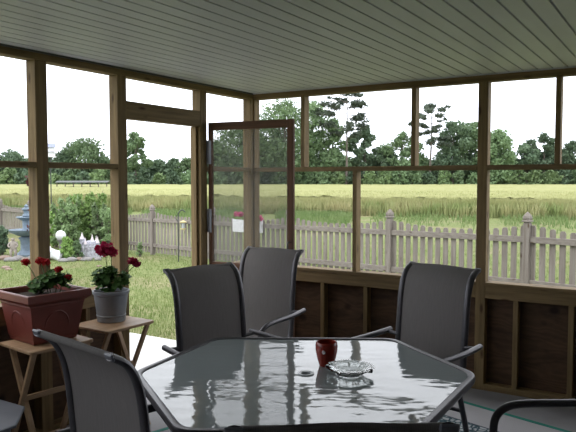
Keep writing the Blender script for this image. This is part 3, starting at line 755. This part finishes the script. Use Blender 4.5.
# cup, ashtray
c = W(.19, 3.165); cup = thing('red_cup', (c.x, c.y, .7255), 0, 'red ceramic cup standing on the glass table behind the ashtray', 'cup')
MB().lathe([(.034,0),(.036,.004),(.047,.04),(.054,.08),(.055,.10),(.052,.118),(.050,.120),(.047,.117),(.050,.098),(.047,.07),(.036,.02),(.0,.014)], seg=40).build('cup_body', REDCUP, cup)
MB().lathe([(.0,.0),(.009,.0),(.009,.003),(.0,.004)], seg=14).build('sticker', PALEPINK, cup)
stk = kids(cup)[-1]; stk.matrix_local = Matrix.Translation((.012, -.0515, .078)) @ Matrix.Rotation(R(90), 4, 'X')
if stk.name.startswith('cup'): pass
c = W(.29, 3.02); ash = MB()
pr_ = [(.0,0),(.055,0),(.062,.004),(.085,.022),(.112,.032),(.116,.036),(.108,.038),(.080,.026),(.060,.010),(.0,.008)]
vs = []; sg = 64
for r, z in pr_:
    for k in range(sg):
        a = 2*math.pi*k/sg; fl = 1+.024*math.cos(16*a)*(r > .06); n4 = -.010 if (r > .1 and abs(math.cos(2*a)) > .985) else 0
        vs.append((max(r, .0005)*fl*math.cos(a), max(r, .0005)*fl*math.sin(a), z+n4))
n_ = len(pr_)
ash.add(vs, [(i*sg+k, i*sg+(k+1)%sg, (i+1)*sg+(k+1)%sg, (i+1)*sg+k) for i in range(n_-1) for k in range(sg)], True)
ao = ash.build('ashtray', CGLASS); ao.location = (c.x, c.y, .7265); tag(ao, 'wide clear cut-glass ashtray in front of the red cup', 'ashtray')
# ================================================================ CHAIRS
def make_chair():
    t = thing('sling_chair', (0,0,0))
    rail = smooth_path([(0,.27,.385),(0,.24,.425),(0,.05,.405),(0,-.20,.385),(0,-.29,.44),(0,-.318,.56),(0,-.335,.75),(0,-.352,.91),(0,-.375,1.00),(0,-.412,1.06),(0,-.468,1.095)], 5)
    for s in (-1, 1):
        MB().tube([(s*.236, p.y, p.z) for p in rail], .022, 12, flat=.62).build('side_rail', METAL, t)
        cp = MB().box((s*.236, -.470, 1.094), (.046,.010,.028), Matrix.Rotation(R(20), 3, 'X'), .006); cp.build('end_cap', CAPM, t)
        arm = smooth_path([(s*.295,.235,.40),(s*.298,.235,.52),(s*.305,.222,.60),(s*.315,.17,.643),(s*.323,.08,.655),(s*.328,-.10,.655),(s*.328,-.24,.658),(s*.322,-.36,.664)], 6)
        MB().tube(arm, .0175, 10).build('arm', METAL, t)
        MB().tube([(s*.295,.235,.40),(s*.29,.245,.2),(s*.288,.25,.008)], .0165, 10).build('leg', METAL, t)
        MB().tube(smooth_path([(s*.282,-.20,.41),(s*.288,-.25,.25),(s*.288,-.33,.008)]), .0165, 10).build('leg', METAL, t)
    m = MB(); m.tube([(-.29,.245,.30),(.29,.245,.30)], .012, 8); m.build('stretcher', METAL, t)
    m = MB(); m.tube([(-.288,-.235,.30),(.288,-.235,.30)], .012, 8); m.build('stretcher', METAL, t)
    # sling: one continuous sheet of seat and back
    ring = []; N = 12; top = []; th = .004
    nrm = []
    for i, p in enumerate(rail):
        a, b = rail[max(i-1,0)], rail[min(i+1,len(rail)-1)]; tt = (b-a).normalized(); nrm.append(Vector((0, tt.z, -tt.y)))
    def sheet(off):
        return [[Vector((-.224+.448*k/N, p.y, p.z)) - n_*(.012*math.sin(math.pi*k/N))*(-1) + n_*off for k in range(N+1)] for p, n_ in zip(rail, nrm)]
    A, B = sheet(th), sheet(-th); rings = [a+b[::-1] for a, b in zip(A, B)]
    MB().loft(rings, smooth=True).build('sling', SLING, t)
    MB().tube([(-.232,-.458,1.091),(.232,-.458,1.091)], .013, 10).build('top_bar', SLING, t)
    for s in (-1, 1): MB().tube([(s*.24,-.325,.652),(s*.318,-.325,.656)], .012, 8).build('bracket', METAL, t)
    m = MB(); m.tube([(-.255,.255,.395),(.255,.255,.395)], .014, 8); m.build('front_bar', METAL, t)
    return t
proto = make_chair()
def place(o, top, nf):
    n_ = Vector((nf[0], nf[1], 0)).normalized(); p = Vector((top[0], top[1], 0))+n_*.465
    o.location = (p.x, p.y, 0); o.rotation_euler = (0, 0, math.atan2(n_.y, n_.x)-math.pi/2)
chairs = [
 ((.905,-1.90), (.96,-.29), 'grey sling patio chair left behind the table, in front of the doorway'),
 ((.735,-.775), (.03,-1), 'grey sling patio chair farthest back, standing against the screen door'),
 ((2.19,-1.075), (-.237,-.97), 'grey sling patio chair behind the right side of the table, before the back wall'),
 ((1.755,-3.605), (.19,.98), 'dark sling patio chair seen from behind at the near left of the table'),
 ((2.86,-3.80), (-.56,.83), 'sling patio chair at the bottom edge, only its top bar in view'),
 (None, None, 'sling patio chair at the bottom right, only its curved dark arm in view')]
for k, (tp, nf, lab) in enumerate(chairs):
    o = proto if k == 0 else copy_tree(proto)
    if tp: place(o, tp, nf)
    else:
        o.location = (3.15, -2.33, 0); o.rotation_euler = (0, 0, math.atan2(-.53, -.85)-math.pi/2)
    tag(o, lab, 'chair', 'sling chairs round the glass table')
# ================================================================ TRAY TABLES AND POTS
def make_tray():
    t = thing('tray_table', (0,0,0))
    ou = rounded_poly([(-.20,-.18,0),(.20,-.18,0),(.20,.18,0),(-.20,.18,0)], .02, 4)
    MB().loft([[Vector((p.x*s, p.y*s, z)) for p in ou] for s, z in ((.985,.682),(1,.686),(1,.698),(.99,.70))]).build('tray_top', TRAYW[0], t)
    for s in (-1, 1):
        MB().beam((s*.165, -.15, .685), (s*.165, .17, .0), .020, .032, (1,0,0)).build('leg', TRAYW[2], t)
        MB().beam((s*.140, .15, .685), (s*.140, -.17, .0), .020, .032, (1,0,0)).build('leg', TRAYW[2], t)
    for y_, z_, xx in ((.135,.08,.165), (-.135,.08,.14), (-.02,.40,.15)):
        MB().beam((-xx, y_, z_), (xx, y_, z_), .015, .03).build('stretcher', TRAYW[0], t)
    return t
tr = make_tray(); tr.location = (.28, -2.035, 0); tr.rotation_euler = (0,0,R(90-2))
tag(tr, 'wooden folding tray table under the round grey pot', 'tray table', 'folding tray tables')
t2 = copy_tree(tr); t2.location = (.315, -2.585, 0); t2.rotation_euler = (0,0,R(90-8))
tag(t2, 'wooden folding tray table under the square terracotta planter', 'tray table', 'folding tray tables')
def sqring(h, z, rot=0): return [Vector((sx*h, sy*h, z)) for sx, sy in ((-1,-1),(1,-1),(1,1),(-1,1))]
tp_ = thing('potted_geranium', (.245,-2.555,.7005), R(-8), 'square terracotta planter with sparse red geraniums on the nearer tray table', 'potted plant')
prof = [(.122,.0),(.135,.004),(.138,.02),(.142,.03),(.168,.215),(.172,.222),(.172,.232),(.182,.238),(.196,.250),(.200,.255),(.200,.290),(.196,.295),(.182,.295),(.176,.285),(.172,.235),(.12,.05)]
pl = MB().loft([sqring(h, z) for h, z in prof]).build('planter', TERRA, tp_)
for k in range(4):                                  # raised arch on each face
    rot = Matrix.Rotation(k*math.pi/2, 3, 'Z'); pts = []
    for q in range(15):
        a = math.pi*q/14; z = .10+.085*math.sin(a) if 0 < q < 14 else .10; x_ = -.075*math.cos(a)
        pts.append((x_, z))
    pts = [(-.068,.035)]+pts+[(.068,.035)]
    P3 = [rot @ Vector((x_, -(.133+.035*(z-.03)/.185)-.001, z)) for x_, z in pts]
    MB().tube(P3, .006, 6).build('arch_moulding', TERRA, pl)
MB().box((0,0,.25), (.345,.345,.02)).build('soil', SOIL, tp_)
def ger_leaves(name, cs, n, r, parent, mat=LF_GER):
    m = MB()
    for _ in range(n):
        b = random.choice(cs); d = Vector([random.gauss(0,1) for _ in range(3)]).normalized()*random.uniform(.3,1)
        c = Vector((b[0]+d.x*b[3], b[1]+d.y*b[3], b[2]+d.z*b[4])); up = Vector((d.x*.6+random.gauss(0,.3), d.y*.6+random.gauss(0,.3), .9)).normalized()
        x_ = up.orthogonal().normalized(); y_ = up.cross(x_); rr = r*random.uniform(.6,1.15); vs = [c-up*rr*.25]; K = 12
        for k in range(K):
            a = 2*math.pi*k/K; q = rr*(1+.10*(-1)**k)*(1 if k else .55); vs.append(c+x_*math.cos(a)*q+y_*math.sin(a)*q+up*rr*.12*math.cos(2*a))
        m.add(vs, [(0, 1+k, 1+(k+1)%K) for k in range(K)], True)
    return m.build(name, mat, parent, fix=False)
def flower(parent, base, c, r, mat):
    st = MB().tube(smooth_path([base, (Vector(base)+Vector(c))/2+Vector((0,0,.02)), c], 4), .0025, 6).build('stem', STEM, parent)
    m = MB()
    for _ in range(110):
        d = Vector([random.gauss(0,1) for _ in range(3)]).normalized(); p = Vector(c)+Vector((d.x*r, d.y*r, d.z*r*.8))*random.uniform(.5,1)
        up = (d+Vector([random.gauss(0,.5) for _ in range(3)])).normalized(); x_ = up.orthogonal().normalized(); y_ = up.cross(x_); q = r*.30
        m.add([p-up*q*.2]+[p+x_*math.cos(a)*q*(1 if k % 2 else .65)+y_*math.sin(a)*q*(1 if k % 2 else .65) for k, a in enumerate([2*math.pi*k/10 for k in range(10)])], [(0, 1+k, 1+(k+1)%10) for k in range(10)], True)
    m.build('flower_head', mat, parent, fix=False)
ger_leaves('foliage', [(-.03,.03,.325,.085,.05), (.01,.06,.355,.075,.05), (-.06,.01,.31,.06,.045), (.07,.10,.35,.05,.06)], 300, .021, tp_)
for c, r in (((-.13,-.03,.445), .027), ((-.055,.02,.455), .028), ((-.025,.04,.45), .027), ((.045,.08,.405), .026), ((.095,.11,.365), .024)):
    flower(tp_, (c[0]*.4+.02, c[1]*.4+.03, .26), c, r, PETAL_RED)
gpot = thing('potted_geranium', (.225,-2.0,.7005), 0, 'round grey pot with a tall crimson geranium on the farther tray table', 'potted plant')
gpo = MB().lathe([(.0,0),(.088,0),(.092,.004),(.094,.035),(.097,.038),(.097,.044),(.094,.046),(.112,.180),(.119,.184),(.121,.190),(.121,.205),(.117,.207),(.111,.205),(.107,.175),(.09,.06)], seg=48).build('pot', GREYPOT, gpot)
MB().lathe([(.0,.180),(.107,.180),(.107,.172),(.0,.17)], seg=30).build('soil', SOIL, gpot)
ger_leaves('foliage', [(-.01,0,.25,.105,.05), (-.05,-.02,.30,.075,.06), (.05,.04,.28,.07,.05), (-.06,-.04,.27,.05,.05), (.0,.0,.34,.04,.03)], 480, .021, gpot)
for c, r in (((-.035,-.02,.48), .06), ((.125,.08,.40), .034), ((.145,.095,.38), .028), ((.0,.01,.46), .04)):
    flower(gpot, (c[0]*.15, c[1]*.15, .20), c, r, PETAL_MAG)
# octagonal side table, bottom left
ot = thing('side_table', (.41,-3.235,0), R(22.5), 'low grey plastic side table cut off by the bottom left corner', 'side table')
def oct_(r, z, n=8): return [Vector((r*math.cos(2*math.pi*k/n), r*math.sin(2*math.pi*k/n), z)) for k in range(n)]
MB().loft([oct_(.335,.43), oct_(.352,.436), oct_(.352,.447), oct_(.345,.45)]).build('tabletop', SMALLTAB, ot)
for k in range(4):
    a = math.pi/4+k*math.pi/2+math.pi/8*0; MB().tube([(.25*math.cos(a), .25*math.sin(a), .431), (.28*math.cos(a), .28*math.sin(a), .0)], [.024,.018], 10).build('leg', SMALLTAB, ot)
# rug
ang = math.atan2(-.27, .96); e1 = Vector((math.cos(ang), math.sin(ang), 0)); e2 = Vector((math.sin(ang), -math.cos(ang), 0))
far_left = Vector((1.11,-.06,0)); rc = far_left+e1*RUGX/2+e2*RUGY/2
rg = thing('outdoor_rug', (rc.x, rc.y, .0005), ang, 'pale woven outdoor rug with teal edge and patterned middle under the table', 'rug')
MB().box((0,0,.004), (RUGX-.08, RUGY-.08, .007)).build('woven_field', RUG, rg)
m = MB()
for s in (-1,1): m.box((s*(RUGX/2-.02),0,.0045), (.04,RUGY,.009), bev=.003); m.box((0,s*(RUGY/2-.02),.0045), (RUGX-.08,.04,.009), bev=.003)
m.build('binding', TEAL, rg)
# ================================================================ LIGHT
w = bpy.data.worlds.new('overcast_sky'); S.world = w; w.use_nodes = True; n = w.node_tree.nodes; l = w.node_tree.links
bg = n['Background']; tcw = n.new('ShaderNodeTexCoord'); sx = n.new('ShaderNodeSeparateXYZ'); l.new(tcw.outputs['Generated'], sx.inputs[0])
cr = ramp(n, l, sx.outputs['Z'], [(.0, (.86,.90,1.0)), (.25, (.92,.95,1.0)), (1, (.96,.98,1))])
l.new(cr, bg.inputs['Color']); bg.inputs['Strength'].default_value = 2.9
sd = bpy.data.lights.new('veiled_sun', 'SUN'); sd.energy = 1.2; sd.angle = R(35); sd.color = (1,.97,.92)
so = bpy.data.objects.new('veiled_sun', sd); COL.objects.link(so); so.rotation_euler = (R(28), R(-22), 0)
vs_ = S.view_settings; S.display_settings.display_device = 'sRGB'
vs_.view_transform = 'Standard'; vs_.look = 'None'; vs_.gamma = 1; vs_.use_curve_mapping = False; vs_.exposure = 0
